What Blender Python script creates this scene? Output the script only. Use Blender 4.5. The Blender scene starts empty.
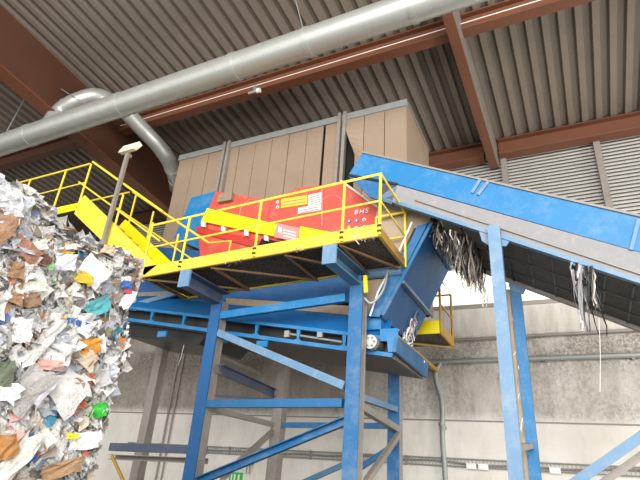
import bpy, bmesh, math, random
from mathutils import Vector, Matrix, noise
R=math.radians
random.seed(7)
C=bpy.context.scene.collection
V=Vector
# ------------------------------------------------------------------ helpers
def thing(name,label,cat,loc=(0,0,0),group=None):
    o=bpy.data.objects.new(name,None); C.objects.link(o); o.location=loc; o.empty_display_size=.2
    o['label']=label; o['category']=cat
    if group:o['group']=group
    return o
def tag(o,label=None,cat=None,group=None,kind=None):
    if label:o['label']=label
    if cat:o['category']=cat
    if group:o['group']=group
    if kind:o['kind']=kind
    return o
def origin(p):
    v=V((0,0,0))
    while p is not None:
        v+=p.location; p=p.parent
    return v
class MB:
    def __init__(s): s.v=[];s.f=[];s.m=[];s.mi=0;s.cols=None
    def add(s,vs,fs):
        n=len(s.v); s.v+=[V(p) for p in vs]; s.f+=[tuple(i+n for i in f) for f in fs]; s.m+=[s.mi]*len(fs); return s
    def hexa(s,a,b):      # two loops of same length, joined
        n=len(a); vs=list(a)+list(b)
        fs=[tuple(range(n))[::-1],tuple(range(n,2*n))]
        for i in range(n): j=(i+1)%n; fs.append((i,j,n+j,n+i))
        return s.add(vs,fs)
    def box(s,x0,x1,y0,y1,z0,z1):
        return s.hexa([(x0,y0,z0),(x1,y0,z0),(x1,y1,z0),(x0,y1,z0)],[(x0,y0,z1),(x1,y0,z1),(x1,y1,z1),(x0,y1,z1)])
    def prism(s,pts,off): return s.hexa([V(p) for p in pts],[V(p)+V(off) for p in pts])
    def beam(s,p0,p1,w,h,kind='rect',up=(0,0,1),t=None):
        p0=V(p0);p1=V(p1); d=(p1-p0).normalized(); up=V(up)
        sd=d.cross(up).normalized(); vv=sd.cross(d).normalized()
        t=t or min(w,h)*.12
        def bx(a0,a1,b0,b1):
            q=[sd*a+vv*b for a,b in ((a0,b0),(a1,b0),(a1,b1),(a0,b1))]
            s.hexa([p0+k for k in q],[p1+k for k in q])
        W=w/2;H=h/2
        if kind=='rect': bx(-W,W,-H,H)
        elif kind=='I': bx(-W,W,H-t,H); bx(-W,W,-H,-H+t); bx(-t*.4,t*.4,-H+t,H-t)
        elif kind=='U': bx(-W,W,H-t,H); bx(-W,W,-H,-H+t); bx(-W,-W+t,-H+t,H-t)
        elif kind=='L': bx(-W,W,-H,-H+t); bx(-W,-W+t,-H+t,H)
        return s
    def tube(s,pts,r,seg=10,caps=True):
        pts=[V(p) for p in pts]; rs=r if isinstance(r,(list,tuple)) else [r]*len(pts)
        base=len(s.v); prev=None; vs=[];fs=[]
        for i,p in enumerate(pts):
            if i==0:d=pts[1]-p
            elif i==len(pts)-1:d=p-pts[-2]
            else:d=(pts[i+1]-p).normalized()+(p-pts[i-1]).normalized()
            d.normalize()
            if prev is None:
                a=V((0,0,1)) if abs(d.z)<.9 else V((1,0,0)); u=d.cross(a).normalized()
            else: u=(prev-d*prev.dot(d)).normalized()
            prev=u; w=d.cross(u)
            for k in range(seg):
                an=2*math.pi*k/seg; vs.append(p+(u*math.cos(an)+w*math.sin(an))*rs[i])
        for i in range(len(pts)-1):
            for k in range(seg):
                a=i*seg+k;b=i*seg+(k+1)%seg; fs.append((a,b,b+seg,a+seg))
        if caps:
            fs.append(tuple(range(seg))[::-1]); n=(len(pts)-1)*seg; fs.append(tuple(range(n,n+seg)))
        return s.add(vs,fs)
    def build(s,name,mat,parent=None,smooth=False,bevel=0):
        me=bpy.data.meshes.new(name); o_=origin(parent)
        me.from_pydata([tuple(p-o_) for p in s.v],[],s.f)
        for m in (mat if isinstance(mat,(list,tuple)) else [mat]): me.materials.append(m)
        if max(s.m or [0])>0: me.polygons.foreach_set('material_index',s.m)
        bm=bmesh.new(); bm.from_mesh(me); bmesh.ops.recalc_face_normals(bm,faces=bm.faces); bm.to_mesh(me); bm.free()
        if s.cols:
            at=me.color_attributes.new('Col','FLOAT_COLOR','POINT'); at.data.foreach_set('color',[c for q in s.cols for c in q])
        if smooth:
            me.shade_smooth() if hasattr(me,'shade_smooth') else None
            me.set_sharp_from_angle(angle=R(40))
        o=bpy.data.objects.new(name,me); C.objects.link(o); o.parent=parent
        if bevel:
            b=o.modifiers.new('b','BEVEL'); b.width=bevel; b.segments=2; b.limit_method='ANGLE'
        return o
def smooth_path(pts,n=6):
    pts=[V(p) for p in pts]; out=[]
    P=[pts[0]*2-pts[1]]+pts+[pts[-1]*2-pts[-2]]
    for i in range(1,len(P)-2):
        for k in range(n):
            t=k/n; a,b,c,d=P[i-1],P[i],P[i+1],P[i+2]
            out.append(.5*((2*b)+(c-a)*t+(2*a-5*b+4*c-d)*t*t+(3*b-a-3*c+d)*t**3))
    out.append(pts[-1]); return out
# ------------------------------------------------------------------ camera (measured from the vanishing points of hall and machine)
FOC,PIT,ROL,YAW=495.,R(25),R(4.3),R(27.1)
CAM=V((0,0,1.6))
F_=V((-math.sin(YAW)*math.cos(PIT),math.cos(YAW)*math.cos(PIT),math.sin(PIT)))
R0=V((math.cos(YAW),math.sin(YAW),0)); U0=R0.cross(F_)
RT=R0*math.cos(ROL)+U0*math.sin(ROL); UP=U0*math.cos(ROL)-R0*math.sin(ROL)
def at(px,py,X=None,Y=None,Z=None):    # point of the hall on plane X=, Y= or Z= along a measured sight line
    d=F_+RT*((px-320)/FOC)+UP*((240-py)/FOC)
    if X is not None:t=(X-CAM.x)/d.x
    elif Y is not None:t=(Y-CAM.y)/d.y
    else:t=(Z-CAM.z)/d.z
    return CAM+d*t
cd=bpy.data.cameras.new('camera'); cam=bpy.data.objects.new('camera',cd); C.objects.link(cam)
m3=Matrix((RT,UP,-F_)).transposed(); cam.matrix_world=Matrix.Translation(CAM)@m3.to_4x4()
cd.sensor_width=36; cd.lens=36*FOC/640; cd.clip_end=200
bpy.context.scene.camera=cam
# ------------------------------------------------------------------ materials
def srgb(h):
    h=h.lstrip('#'); c=[int(h[i:i+2],16)/255 for i in (0,2,4)]
    return [x/12.92 if x<=.04045 else ((x+.055)/1.055)**2.4 for x in c]+[1]
class NT:
    def __init__(s,name):
        s.mat=bpy.data.materials.new(name); s.mat.use_nodes=True; s.t=s.mat.node_tree; s.b=s.t.nodes['Principled BSDF']
    def n(s,ty,**k):
        x=s.t.nodes.new(ty)
        for a,v in k.items(): setattr(x,a,v)
        return x
    def l(s,a,b): s.t.links.new(a,b)
    def coord(s):
        return s.n('ShaderNodeNewGeometry').outputs['Position']
    def noise(s,scale,vec=None,detail=4,rough=.6,stretch=None):
        x=s.n('ShaderNodeTexNoise'); x.inputs['Scale'].default_value=scale; x.inputs['Detail'].default_value=detail; x.inputs['Roughness'].default_value=rough
        vec=vec or s.coord()
        if stretch:
            mp=s.n('ShaderNodeMapping'); mp.inputs['Scale'].default_value=stretch; s.l(vec,mp.inputs[0]); vec=mp.outputs[0]
        s.l(vec,x.inputs['Vector']); return x.outputs['Fac']
    def ramp(s,fac,a,b,ca=(0,0,0,1),cb=(1,1,1,1)):
        r=s.n('ShaderNodeValToRGB'); r.color_ramp.elements[0].position=a; r.color_ramp.elements[1].position=b
        r.color_ramp.elements[0].color=ca; r.color_ramp.elements[1].color=cb; s.l(fac,r.inputs[0]); return r.outputs[0]
    def mix(s,fac,a,b,mode='MIX'):
        x=s.n('ShaderNodeMix',data_type='RGBA',blend_type=mode)
        if isinstance(fac,(int,float)): x.inputs[0].default_value=fac
        else: s.l(fac,x.inputs[0])
        for i,c in ((6,a),(7,b)):
            if isinstance(c,(list,tuple)): x.inputs[i].default_value=c
            else: s.l(c,x.inputs[i])
        return x.outputs[2]
    def mul(s,a,b):
        x=s.n('ShaderNodeMath',operation='MULTIPLY')
        for i,c in ((0,a),(1,b)):
            if isinstance(c,(int,float)): x.inputs[i].default_value=c
            else: s.l(c,x.inputs[i])
        return x.outputs[0]
def painted(name,col,dirt='#8a7f72',amt=.5,rough=.45,scale=2.5,metal=0,spec=.5,lo=.5,hi=.8):
    m=NT(name); base=srgb(col)
    f=m.ramp(m.noise(scale,detail=8,rough=.7),lo,hi)
    c=m.mix(m.mul(f,amt),base,srgb(dirt))
    f2=m.noise(.9,detail=3); c=m.mix(m.mul(m.ramp(f2,.35,.7),.18),c,[x*.7 for x in base[:3]]+[1])
    m.l(c,m.b.inputs['Base Color']); m.b.inputs['Roughness'].default_value=rough; m.b.inputs['Metallic'].default_value=metal
    m.b.inputs['Specular IOR Level'].default_value=spec
    return m.mat
def dusted(name,col,dust,amt):   # paint with dust lying on every upward face
    m=NT(name); g=m.n('ShaderNodeNewGeometry'); sp=m.n('ShaderNodeSeparateXYZ'); m.l(g.outputs['Normal'],sp.inputs[0])
    up=m.ramp(sp.outputs['Z'],.1,.7); f=m.ramp(m.noise(6,detail=8,rough=.7),.3,.6)
    n=m.mul(m.ramp(m.noise(3,detail=8,rough=.75),.48,.75),amt*.7); 
    c=m.mix(n,srgb(col),srgb(dust)); c=m.mix(m.mul(up,f),c,srgb(dust))
    m.l(c,m.b.inputs['Base Color']); m.b.inputs['Roughness'].default_value=.5
    return m.mat
M={}
M['blue']=dusted('blue_paint','#155f92','#8b959c',.6)
M['blue_bright']=dusted('bright_blue_paint','#0b70a8','#9fb0bd',.35)
M['blue_deep']=dusted('deep_shaded_blue','#0a548c','#77726c',.35)  # darker blue, with the shade of chute underside and hull put in
M['blue_dirty']=dusted('dirty_blue_paint','#43718f','#86796b',.9)
M['blue_pale']=dusted('pale_dusty_blue_paint','#5d82a2','#a8acb0',.7)
M['blue_plain']=painted('plain_blue_paint','#0e5f9c','#3f6a90',.5)
M['navy']=painted('navy_paint','#465066','#7c7a78',.7)
M['yellow']=painted('yellow_paint','#edd238','#d6c078',.6,scale=3)
M['yellow_clean']=painted('clean_yellow_paint','#ffe800','#c9a70a',.25)
M['yellow_dirty']=painted('rusty_yellow_paint','#b08a35','#6a4a2a',.8)
M['brown_rail']=painted('brown_yellow_angle','#8a6a40','#5b4a3a',.8)
M['red']=painted('red_paint','#cf5042','#c09084',.6,scale=3.5)
M['red_dark']=painted('dark_red_paint','#b83428','#6a3a30',.6)
M['brown_steel']=painted('red_oxide_steel','#71442d','#5a3c2b',.5,scale=1.6,rough=.6)
M['brown_dark']=painted('dark_red_oxide_steel','#51301f','#42291d',.5,scale=1.2,rough=.65)
M['grey_steel']=painted('dusty_grey_steel','#8a837b','#665e55',.7,scale=5)
M['beige_dust']=painted('dust_coated_steel','#a8957f','#7d6a58',.8,scale=2.2,rough=.8)
M['dust_plate']=painted('grey_dusty_plate','#8b8a8d','#a59d94',.9,scale=9,rough=.7)
M['galv']=painted('galvanised_steel','#b6b8b2','#989790',.5,scale=4,metal=.5,rough=.36)
M['galv_dull']=painted('dull_galvanised_steel','#9a9d9b','#7c7a75',.6,scale=5,metal=.3,rough=.55)
M['panel']=painted('beige_cladding','#907d69','#776655',.5,scale=1.4,rough=.7)
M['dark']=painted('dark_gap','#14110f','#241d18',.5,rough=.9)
M['belt']=painted('dark_rubber_belly','#57544f','#8a8176',.5,scale=5,rough=.8)
M['belly']=painted('dusty_brown_belly','#7c736a','#a4978a',.6,scale=3,rough=.85)
M['grating']=painted('rusty_grating','#54402c','#8a6238',.7,scale=14,rough=.8)
M['white']=painted('white_plastic','#e9e8e3','#bdb8ad',.4)
M['label_white']=painted('white_label','#e8ddd6','#c9b2a4',.5,scale=8)
M['label_pink']=painted('pinkish_label','#cf8f8a','#c4776c',.5,scale=8)
M['label_yellow']=painted('yellow_label','#f0c62a','#c89a20',.5,scale=8)
M['green_sign']=painted('green_sign','#22b14c','#1a8c3c',.3)
M['print_dark']=painted('grey_print','#9a8f8a','#7a706a',.3)
M['black']=painted('black_rubber','#1d1c1b','#3a3734',.4)
M['signblue']=painted('sign_blue','#3b6fb0','#6a8cb8',.3)
M['floodglass']=painted('frosted_lamp_glass','#e6e2cc','#cfc9b0',.4,rough=.3)
# grating with holes look: checker bump colours
def mat_grating():
    m=NT('open_grating'); ch=m.n('ShaderNodeTexVoronoi'); ch.inputs['Scale'].default_value=26; ch.distance='CHEBYCHEV'
    m.l(m.coord(),ch.inputs['Vector']); f=m.ramp(ch.outputs['Distance'],.25,.5)
    m.l(m.mix(f,srgb('#2a241d'),srgb('#5c5247')),m.b.inputs['Base Color']); m.b.inputs['Roughness'].default_value=.8
    return m.mat
M['grate']=mat_grating()
def mat_concrete():
    m=NT('stained_concrete'); sp=m.n('ShaderNodeSeparateXYZ'); m.l(m.coord(),sp.inputs[0])
    base=m.mix(m.ramp(m.noise(.7,detail=6),.3,.7),srgb('#e6e2da'),srgb('#d2ccc2'))
    # mould specks in the damp bands of the wall
    def band(z,a,b,c,d):
        r=m.n('ShaderNodeValToRGB'); e=r.color_ramp.elements; e[0].position=a;e[0].color=(0,0,0,1);e[1].position=b;e[1].color=(1,1,1,1)
        q=e.new(c);q.color=(1,1,1,1);q=e.new(d);q.color=(0,0,0,1); m.l(z,r.inputs[0]); return r.outputs[0]
    zz=m.mul(sp.outputs['Z'],.1)
    sprk=m.ramp(m.noise(9,detail=12,rough=.9,stretch=(1,1,.7)),.475,.55)
    b1=m.mul(m.ramp(m.noise(.9,detail=5),.3,.55),band(zz,.3,.32,.51,.56))
    c=m.mix(m.mul(m.mul(sprk,b1),.45),base,srgb('#4c463e')); b3=m.mul(m.ramp(m.noise(.6,detail=6),.35,.5),band(zz,.4,.47,.52,.525))
    sp2=m.ramp(m.noise(13,detail=12,rough=.9),.44,.56); c=m.mix(m.mul(m.mul(sp2,b3),.9),c,srgb('#453f37'))
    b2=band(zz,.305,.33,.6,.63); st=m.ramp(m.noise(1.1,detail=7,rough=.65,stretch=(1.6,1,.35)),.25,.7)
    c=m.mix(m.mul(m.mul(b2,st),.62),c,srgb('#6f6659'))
    low=m.ramp(m.noise(2.2,detail=8,rough=.7,stretch=(1,1,.4)),.5,.8); c=m.mix(m.mul(low,.3),c,srgb('#8d857a'))
    # darker brown tint on the far left of the wall, above the joint
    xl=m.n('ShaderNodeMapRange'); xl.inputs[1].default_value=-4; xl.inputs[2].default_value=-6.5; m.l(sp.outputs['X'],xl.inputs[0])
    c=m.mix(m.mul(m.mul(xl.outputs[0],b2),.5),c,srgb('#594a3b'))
    m.l(c,m.b.inputs['Base Color']); m.b.inputs['Roughness'].default_value=.9
    return m.mat
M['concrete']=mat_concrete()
M['sheet']=painted('light_corrugated_sheet','#cbcac4','#aeaca4',.4,scale=2,rough=.6)
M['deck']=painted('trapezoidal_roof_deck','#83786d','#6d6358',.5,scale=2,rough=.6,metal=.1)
M['deck_dark']=painted('shaded_rib_flank','#6a6056','#5a5148',.5,scale=2,rough=.7)  # deck colour darkened for the shade on rib flanks and recesses
M['floor']=painted('concrete_floor','#6f6a62','#4d4740',.6,scale=1,rough=.85)
M['wallpaint']=painted('dirty_grey_wall','#8b857c','#645d54',.6,scale=1)
def mat_emit(name,col,st):
    m=NT(name); m.b.inputs['Base Color'].default_value=srgb(col); m.b.inputs['Emission Color'].default_value=srgb(col); m.b.inputs['Emission Strength'].default_value=st
    m.b.inputs['Roughness'].default_value=.6
    return m.mat
M['daylight']=mat_emit('daylit_translucent_sheet','#f6f3e6',.75)
# ------------------------------------------------------------------ hall
def struct(name,mb,mat,**k):
    o=mb.build(name,mat,**k); o['kind']='structure'; return o
XL,XR,YB,YF=-30,12,14.0,-7
struct('floor',MB().box(XL,XR,YF,YB+.3,-.3,0),M['floor'])
# concrete lower wall with real panel joints
w=MB(); 
for z0,z1 in ((0,3.035),(3.075,5.19),(5.24,6.08)): w.box(XL,XR,YB,YB+.25,z0,z1)
w.box(XL,XR,YB+.03,YB+.25,0,6.08)
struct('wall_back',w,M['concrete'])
struct('trim_20',MB().box(XL,XR,YB-.012,YB+.03,3.035,3.075),M['grey_steel']); struct('trim_21',MB().box(XL,XR,YB-.012,YB+.03,5.19,5.24),M['grey_steel'])
g=MB().box(XL,XR,YB-.03,YB+.1,6.08,6.2); struct('trim_1',g,M['wallpaint'])
# daylight strip above the concrete
struct('window_1',MB().box(XL,XR,YB+.06,YB+.12,6.2,7.3),M['daylight'])
# sheet wall: slats over a darker backing, standing in for shaded corrugation
def corr_wall(z0,z1,x0,x1):
    mb=MB(); p=.115; n=int((z1-z0)/p)
    for i in range(n):
        z=z0+i*p; y=YB+.05
        mb.hexa([(x0,y,z),(x0,y-.02,z+.01),(x0,y+.03,z+.08),(x0,y+.06,z+.08)],[(x1,y,z),(x1,y-.02,z+.01),(x1,y+.03,z+.08),(x1,y+.06,z+.08)])
    mb.mi=1; mb.box(x0,x1,YB+.13,YB+.2,z0,z1)
    return mb
struct('wall_back_cladding',corr_wall(7.3,11.6,XL,XR),[M['sheet'],M['wallpaint']])
k=1
for x in (-8.6,-6.0,-3.45,-.9,1.66,4.2):
    k+=1; mb=MB().beam((x,YB-.08,6.2),(x,YB-.08,11.3),.17,.14,'I',up=(0,1,0)); struct('trim_%d'%k,mb,M['grey_steel'])
# side walls
struct('wall_left',MB().box(XL-.3,XL,YF,YB+.3,0,14),M['wallpaint'])
struct('wall_right',MB().box(XR,XR+.3,YF,YB+.3,0,14),M['sheet'])
# roof deck: trapezoidal ribs running down towards the back wall
K=.11
def zd(y): return 11.35+K*(14-y)
vs=[];fs=[];mi=[]
per=.36; x=XL-1; i=0
skew=.03
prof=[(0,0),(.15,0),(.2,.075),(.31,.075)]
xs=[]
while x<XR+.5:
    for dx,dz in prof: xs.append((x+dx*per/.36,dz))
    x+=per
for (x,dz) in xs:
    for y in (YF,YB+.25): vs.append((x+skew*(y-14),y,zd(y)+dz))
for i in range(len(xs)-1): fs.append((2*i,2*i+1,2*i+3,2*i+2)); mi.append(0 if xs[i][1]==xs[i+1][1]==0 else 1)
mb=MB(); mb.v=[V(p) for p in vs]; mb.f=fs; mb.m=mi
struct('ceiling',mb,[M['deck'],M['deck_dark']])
# purlin beams along the hall and rafters across it
def beamI(p0,p1,w,h,mat,parent,name,t=.03,up=(0,0,1)):
    return MB().beam(p0,p1,w,h,'I',up=up,t=t).build(name,mat,parent)
def purlin(y,x0,x1,label,w=.3,h=.5,mat='brown_steel'):
    z=zd(y)-h/2-.01; t=MB().beam((x0,y,z),(x1,y,z),w,h,'I',t=.035).build('roof_purlin',M[mat]); return tag(t,label,'roof beam')
p=purlin(9.07,-12.35,XR-.1,'rust-brown steel purlin running behind the round silver duct')
purlin(13.75,-1.0,XR-.1,'rust-brown steel purlin above the pale corrugated wall at upper right',h=.55,w=.4)
purlin(13.75,-12.35,-1.45,'rust-brown steel purlin between the beige box and the diagonal rafter',h=.55,w=.4)
purlin(9.07,XL,-12.6,'dull brown purlin at far left below the duct end',mat='brown_dark')
purlin(13.75,XL,-12.6,'dark purlin at far left seen behind the stair railing',mat='brown_dark')
gx=-12.62; D=1.7
zz=lambda y,d: zd(y)-d
tg=thing('roof_girder','deep dark brown roof girder crossing the upper left corner','roof beam',(gx,YF,zd(YF)-D))
mb=MB().hexa([(gx-.02,YF,zz(YF,.0)),(gx+.14,YF,zz(YF,.0)),(gx+.14,YF,zz(YF,D-.04)),(gx-.02,YF,zz(YF,D-.04))],
             [(gx-.02,YB,zz(YB,.0)),(gx+.14,YB,zz(YB,.0)),(gx+.14,YB,zz(YB,D-.04)),(gx-.02,YB,zz(YB,D-.04))]); mb.build('web',M['brown_dark'],tg)
mb=MB().hexa([(gx-.2,YF,zz(YF,D-.04)),(gx+.3,YF,zz(YF,D-.04)),(gx+.3,YF,zz(YF,D)),(gx-.2,YF,zz(YF,D))],
             [(gx-.2,YB,zz(YB,D-.04)),(gx+.3,YB,zz(YB,D-.04)),(gx+.3,YB,zz(YB,D)),(gx-.2,YB,zz(YB,D))]); mb.build('bottom_flange',M['brown_steel'],tg)
d0,d1=V((-1.62,2,zd(2)-.42)),V((-1.2,13.95,zd(13.95)-.42))
tr=thing('roof_rafter','rust-brown rafter with a dusty grey side, slanting down past the beige box','roof beam',d0)
MB().beam(d0+V((0,0,-.35)),d1+V((0,0,-.35)),.24,.04).build('bottom_flange',M['brown_steel'],tr)
MB().beam(d0+V((.12,0,.0)),d1+V((.12,0,.0)),.1,.68).build('web',M['grey_steel'],tr)
# cable and sensor on the purlin
t=MB().tube([(-12.3,8.89,11.53),(-6,8.89,11.52),(XR-.5,8.89,11.54)],.012,6).build('cable',M['white']); tag(t,'thin pale cable clipped along the brown purlin behind the duct','cable')
c0=at(257,91,Y=8.8); t=thing('roof_sensor','small white sensor tube clipped below the brown purlin','sensor',c0)
MB().tube([c0,c0+V((-.28,0,0))],.04).build('housing',M['galv_dull'],t); MB().tube([c0+V((.0,0,0)),c0+V((.1,0,0))],.07).build('cap',M['white'],t,smooth=True)
MB().box(c0.x-.12,c0.x-.08,8.78,8.93,c0.z+.03,c0.z+.24).build('clip',M['galv_dull'],t)
# ------------------------------------------------------------------ ducts
def ctr(x): return V((x,6.8+.0*x,9.95+.012*(x+8)))
t=thing('ventilation_duct','long round silver ventilation duct crossing below the roof','duct',ctr(-16))
sx=[-17,-13.2,-9.6,-6.0,-4.1,-1.8,.6,3.5]
for a,b in zip(sx,sx[1:]): MB().tube([ctr(a),ctr(b)],.31,40,caps=False).build('duct_section',M['galv'],t,smooth=True)
for s_ in sx[1:-1]: MB().tube([ctr(s_-.06),ctr(s_+.06)],.328,40).build('joint_ring',M['galv'],t,smooth=True)
bp=[(48,128,6.8),(60,112,6.95),(78,101,7.05),(100,97,7.4),(125,112,8.2),(145,132,8.9),(160,148,9.4),(170,163,9.9),(176,180,10.9)]
pts=[at(a,b,Y=c) for a,b,c in bp]; pts.append(at(179,190,Y=11.6)); pts.append(pts[-1]+V((1.2,.1,-.3))); pts.append(pts[-1]+V((2.2,0,0)))
t=thing('branch_duct','silver branch duct arching over the big duct and dropping beside the beige box','duct',pts[0])
sp=smooth_path(pts,7)
MB().tube(sp,.245,28,caps=False).build('duct_pipe',M['galv'],t,smooth=True)
for i in (7*1+3,7*5,7*6+2,7*7+2,7*8): 
    d=(sp[i+1]-sp[i]).normalized(); MB().tube([sp[i]-d*.03,sp[i]+d*.03],.26,28).build('joint_ring',M['galv'],t,smooth=True)
for p0,p1,lb in (((78,-8),(97,88),'thin steel wire holding the silver duct at the branch'),((294,-6),(305,28),'thin steel wire with a hook holding the duct near the top centre')):
    a=at(*p0,Y=6.75);b=at(*p1,Y=6.8); a.z=min(a.z,zd(6.8))
    b=V((b.x,6.8,ctr(b.x).z+.31)); t=thing('hanging_wire',lb,'wire',b)
    MB().tube([a,b],.012,6).build('wire',M['galv_dull'],t)
    MB().tube([b+V((0,0,.05)),b+V((0,0,-.02))],.04,10).build('lug',M['grey_steel'],t)
a=at(22,102,Y=6.8);b=at(5,134,Y=6.8); a=V((a.x,a.y,zd(6.8))) ; b=V((b.x,6.8,ctr(b.x).z+.31))
t=MB().tube([V((b.x+.4,6.8,zd(6.8))),b],.02,6).build('hanging_rod',M['galv_dull']); tag(t,'grey hanger rod holding the duct at the far left','rod')
# ------------------------------------------------------------------ big beige container
cx0,cx1,cy0,cy1,cz0,cz1=-9.38,-2.6,9.0,11.1,5.0,9.72
t=thing('cladding_box','tall beige panelled screening box below the roof','machine housing',(cx0,cy0,cz0))
edges=[183,200,216,234,252,268,297,318,338,352]
xs_=[cx0]+[at(e,130,Y=cy0).x for e in edges[1:]]
seams=[cx0]+[cx0+ (cx1-cx0)*i/13 for i in range(1,13)]+[cx1]
for i in range(13):
    a,b=seams[i]+.008,seams[i+1]-.008
    if i==8: b=a+(b-a)*.9
    y=cy0+random.uniform(0,.015)
    if i==10:   # bent panel leaving a dark gap
        mb=MB(); vs=[];fs=[]
        for r in range(25):
            z=cz1-.16-(cz1-.16-cz0)*r/24
            lean=.42*min(1,max(0,(cz1-.3-z)/1.15))**1.2
            vs+=[(a+lean,y-.02-lean*.6,z),(b,y,z),(b,y+.03,z),(a+lean,y+.01-lean*.6,z)]
        for r in range(24):
            for q in range(4): fs.append((r*4+q,r*4+(q+1)%4,r*4+4+(q+1)%4,r*4+4+q))
        mb.add(vs,fs).build('bent_panel',M['panel'],t)['label']='beige panel bent away from a dark gap'
    else: MB().box(a,b,y,y+.03,cz0,cz1-.16).build('front_panel',M['panel'],t)
for i in range(4):
    a=cy0+.03+(cy1-cy0)*i/4; MB().box(cx1-.03,cx1+random.uniform(0,.01),a+.006,a+(cy1-cy0)/4-.006,cz0,cz1-.05).build('side_panel',M['panel'],t)
MB().box(cx0+.05,cx1-.06,cy0+.12,cy1-.05,cz0,cz1-.2).build('dark_infill',M['dark'],t)  # near-black block added inside so the panel gap reads as shade
MB().box(cx0-.02,cx0+.04,cy0,cy1,cz0,cz1).build('left_side',M['panel'],t)
MB().box(cx0-.05,cx1+.03,cy0-.04,cy0+.1,cz1-.18,cz1).build('top_trim',M['galv_dull'],t)
MB().box(cx1-.03,cx1+.04,cy0+.1,cy1,cz1-.06,cz1).build('top_trim',M['grey_steel'],t)
MB().box(cx0,cx1,cy0+.1,cy1,cz1-.05,cz1-.02).build('roof_sheet',M['panel'],t)
for px in (228,341):
    x=at(px,140,Y=cy0-.08).x
    for dx in (-.07,.07): MB().box(x+dx-.04,x+dx+.04,cy0-.12,cy0,cz0,cz1+.02).build('channel_post',M['grey_steel'],t)
# ------------------------------------------------------------------ support frame
FY,BY=7.6,10.06
xC,xL=-3.06,-6.0
tf=thing('support_frame','blue steel support frame standing under the machine','steel frame',(xC,FY,0))
def col(x,y,z1,mats,name='column',w=.24):
    o=MB().box(x-w/2,x+w/2,y-.12,y-.09,.03,z1).build(name,mats,tf); MB().box(x+w/2-.04,x+w/2-.01,y-.09,y+.09,.03,z1).build('web',M['grey_steel'],o); MB().box(x-w/2,x+w/2,y+.09,y+.12,.03,z1).build('rear_flange',M['grey_steel'],o)
    MB().box(x-.2,x+.2,y-.2,y+.2,0,.03).build('base_plate',mats,tf); return o
col(xC,FY,4.62,M['blue']); col(xL,FY,4.5,M['blue_deep'])
xR,xM,xBL=-3.17,-5.83,-9.6
col(xR,BY,4.98,M['blue']); col(xM,BY,4.98,M['grey_steel']); col(xBL,BY,4.98,M['grey_steel'],w=.24)
MB().box(-9.6,-2.7,BY-.1,BY+.1,4.88,4.99).build('top_beam',M['blue_deep'],tf)
def br(p0,p1,Y0,Y1=None,mat='blue',w=.1,h=.12,kind='rect',name='brace',lab=None):
    a=at(*p0,Y=Y0);b=at(*p1,Y=Y0 if Y1 is None else Y1)
    o=MB().beam(a,b,w,h,kind,t=.015).build(name,M[mat],tf)
    if lab:o['label']=lab
    return o
fy=FY-.05
br((207,404),(343,403),fy,mat='blue',h=.13,w=.12,name='cross_beam')
br((219,333),(345,386),fy,mat='blue_pale',h=.13,w=.12,name='diagonal_brace')
br((196,482),(345,421),fy,mat='blue',h=.13,w=.12,kind='U',name='diagonal_brace')
br((220,316),(346,298),fy,mat='blue_bright',h=.14,w=.1,name='cross_beam')
# side braces running back
br((220,369),(276,394),FY,BY,mat='navy',w=.14,h=.17,kind='I',name='side_beam')
br((222,357),(262,374),FY+.3,BY,mat='grey_steel',w=.1,h=.08,kind='L',name='side_beam')
br((207,408),(275,425),FY,BY,mat='grey_steel',w=.08,h=.1,name='side_beam')
br((222,478),(274,430),FY,BY,mat='grey_steel',w=.08,h=.1,name='diagonal_brace')
br((280,425),(395,426),BY,mat='blue',w=.08,h=.11,name='cross_beam')
br((360,397),(397,410),FY+.1,BY,mat='blue_pale',w=.1,h=.1,name='side_beam')
br((360,406),(398,430),FY+.1,BY,mat='grey_steel',w=.12,h=.12,name='side_beam')
br((360,468),(396,444),BY-.15,mat='blue',w=.08,h=.1,name='diagonal_brace')
br((300,484),(345,464),BY-.15,mat='blue_dirty',w=.08,h=.1,name='diagonal_brace')
br((399,434),(366,482),BY-.2,FY+.3,mat='grey_steel',w=.08,h=.1,name='diagonal_brace')
br((112,447),(205,450),8.6,mat='navy',w=.16,h=.16,name='cross_beam')
o=br((112,457),(205,461),8.4,mat='grey_steel',w=.2,h=.1,kind='U',name='cable_channel')
br((205,395),(340,404),BY+.02,mat='navy',w=.05,h=.05,name='tie_rod')
# ------------------------------------------------------------------ lower belt conveyor
cy_a,cy_b=7.95,9.9
def czl(x): return 4.42+(x+8.48)*(3.51-4.42)/(8.48-2.76)
tl=thing('lower_belt_conveyor','blue belt conveyor with ladder-like side frame under the machine','conveyor',(-2.6,cy_a,czl(-2.6)))
XA,XB=-9.3,-2.55
def cp(x,y,dz): return V((x,y,czl(x)+dz))
for y in (cy_a,cy_b):
    MB().beam(cp(XA,y,-.05),cp(XB,y,-.05),.07,.07).build('lower_chord',M['blue_bright'],tl)
    MB().beam(cp(XA,y,.22),cp(XB,y,.22),.09,.06).build('upper_chord',M['blue_bright'],tl)
x=XA+.3
while x<XB-.2:
    MB().prism([cp(x-.05,cy_a-.03,.2),cp(x+.03,cy_a-.03,.2),cp(x+.01,cy_a-.03,.02),cp(x+.07,cy_a-.03,-.02),cp(x-.1,cy_a-.03,-.02),cp(x-.03,cy_a-.03,.02)],(0,.05,0)).build('spacer',M['blue_bright'],tl); x+=.93
MB().hexa([cp(XA,cy_a+.12,.0),cp(XB,cy_a+.12,.0),cp(XB,cy_b-.05,.0),cp(XA,cy_b-.05,.0)],[cp(XA,cy_a+.12,-.09),cp(XB,cy_a+.12,-.09),cp(XB,cy_b-.05,-.09),cp(XA,cy_b-.05,-.09)]).build('belly_plate',M['belly'],tl)
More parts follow.
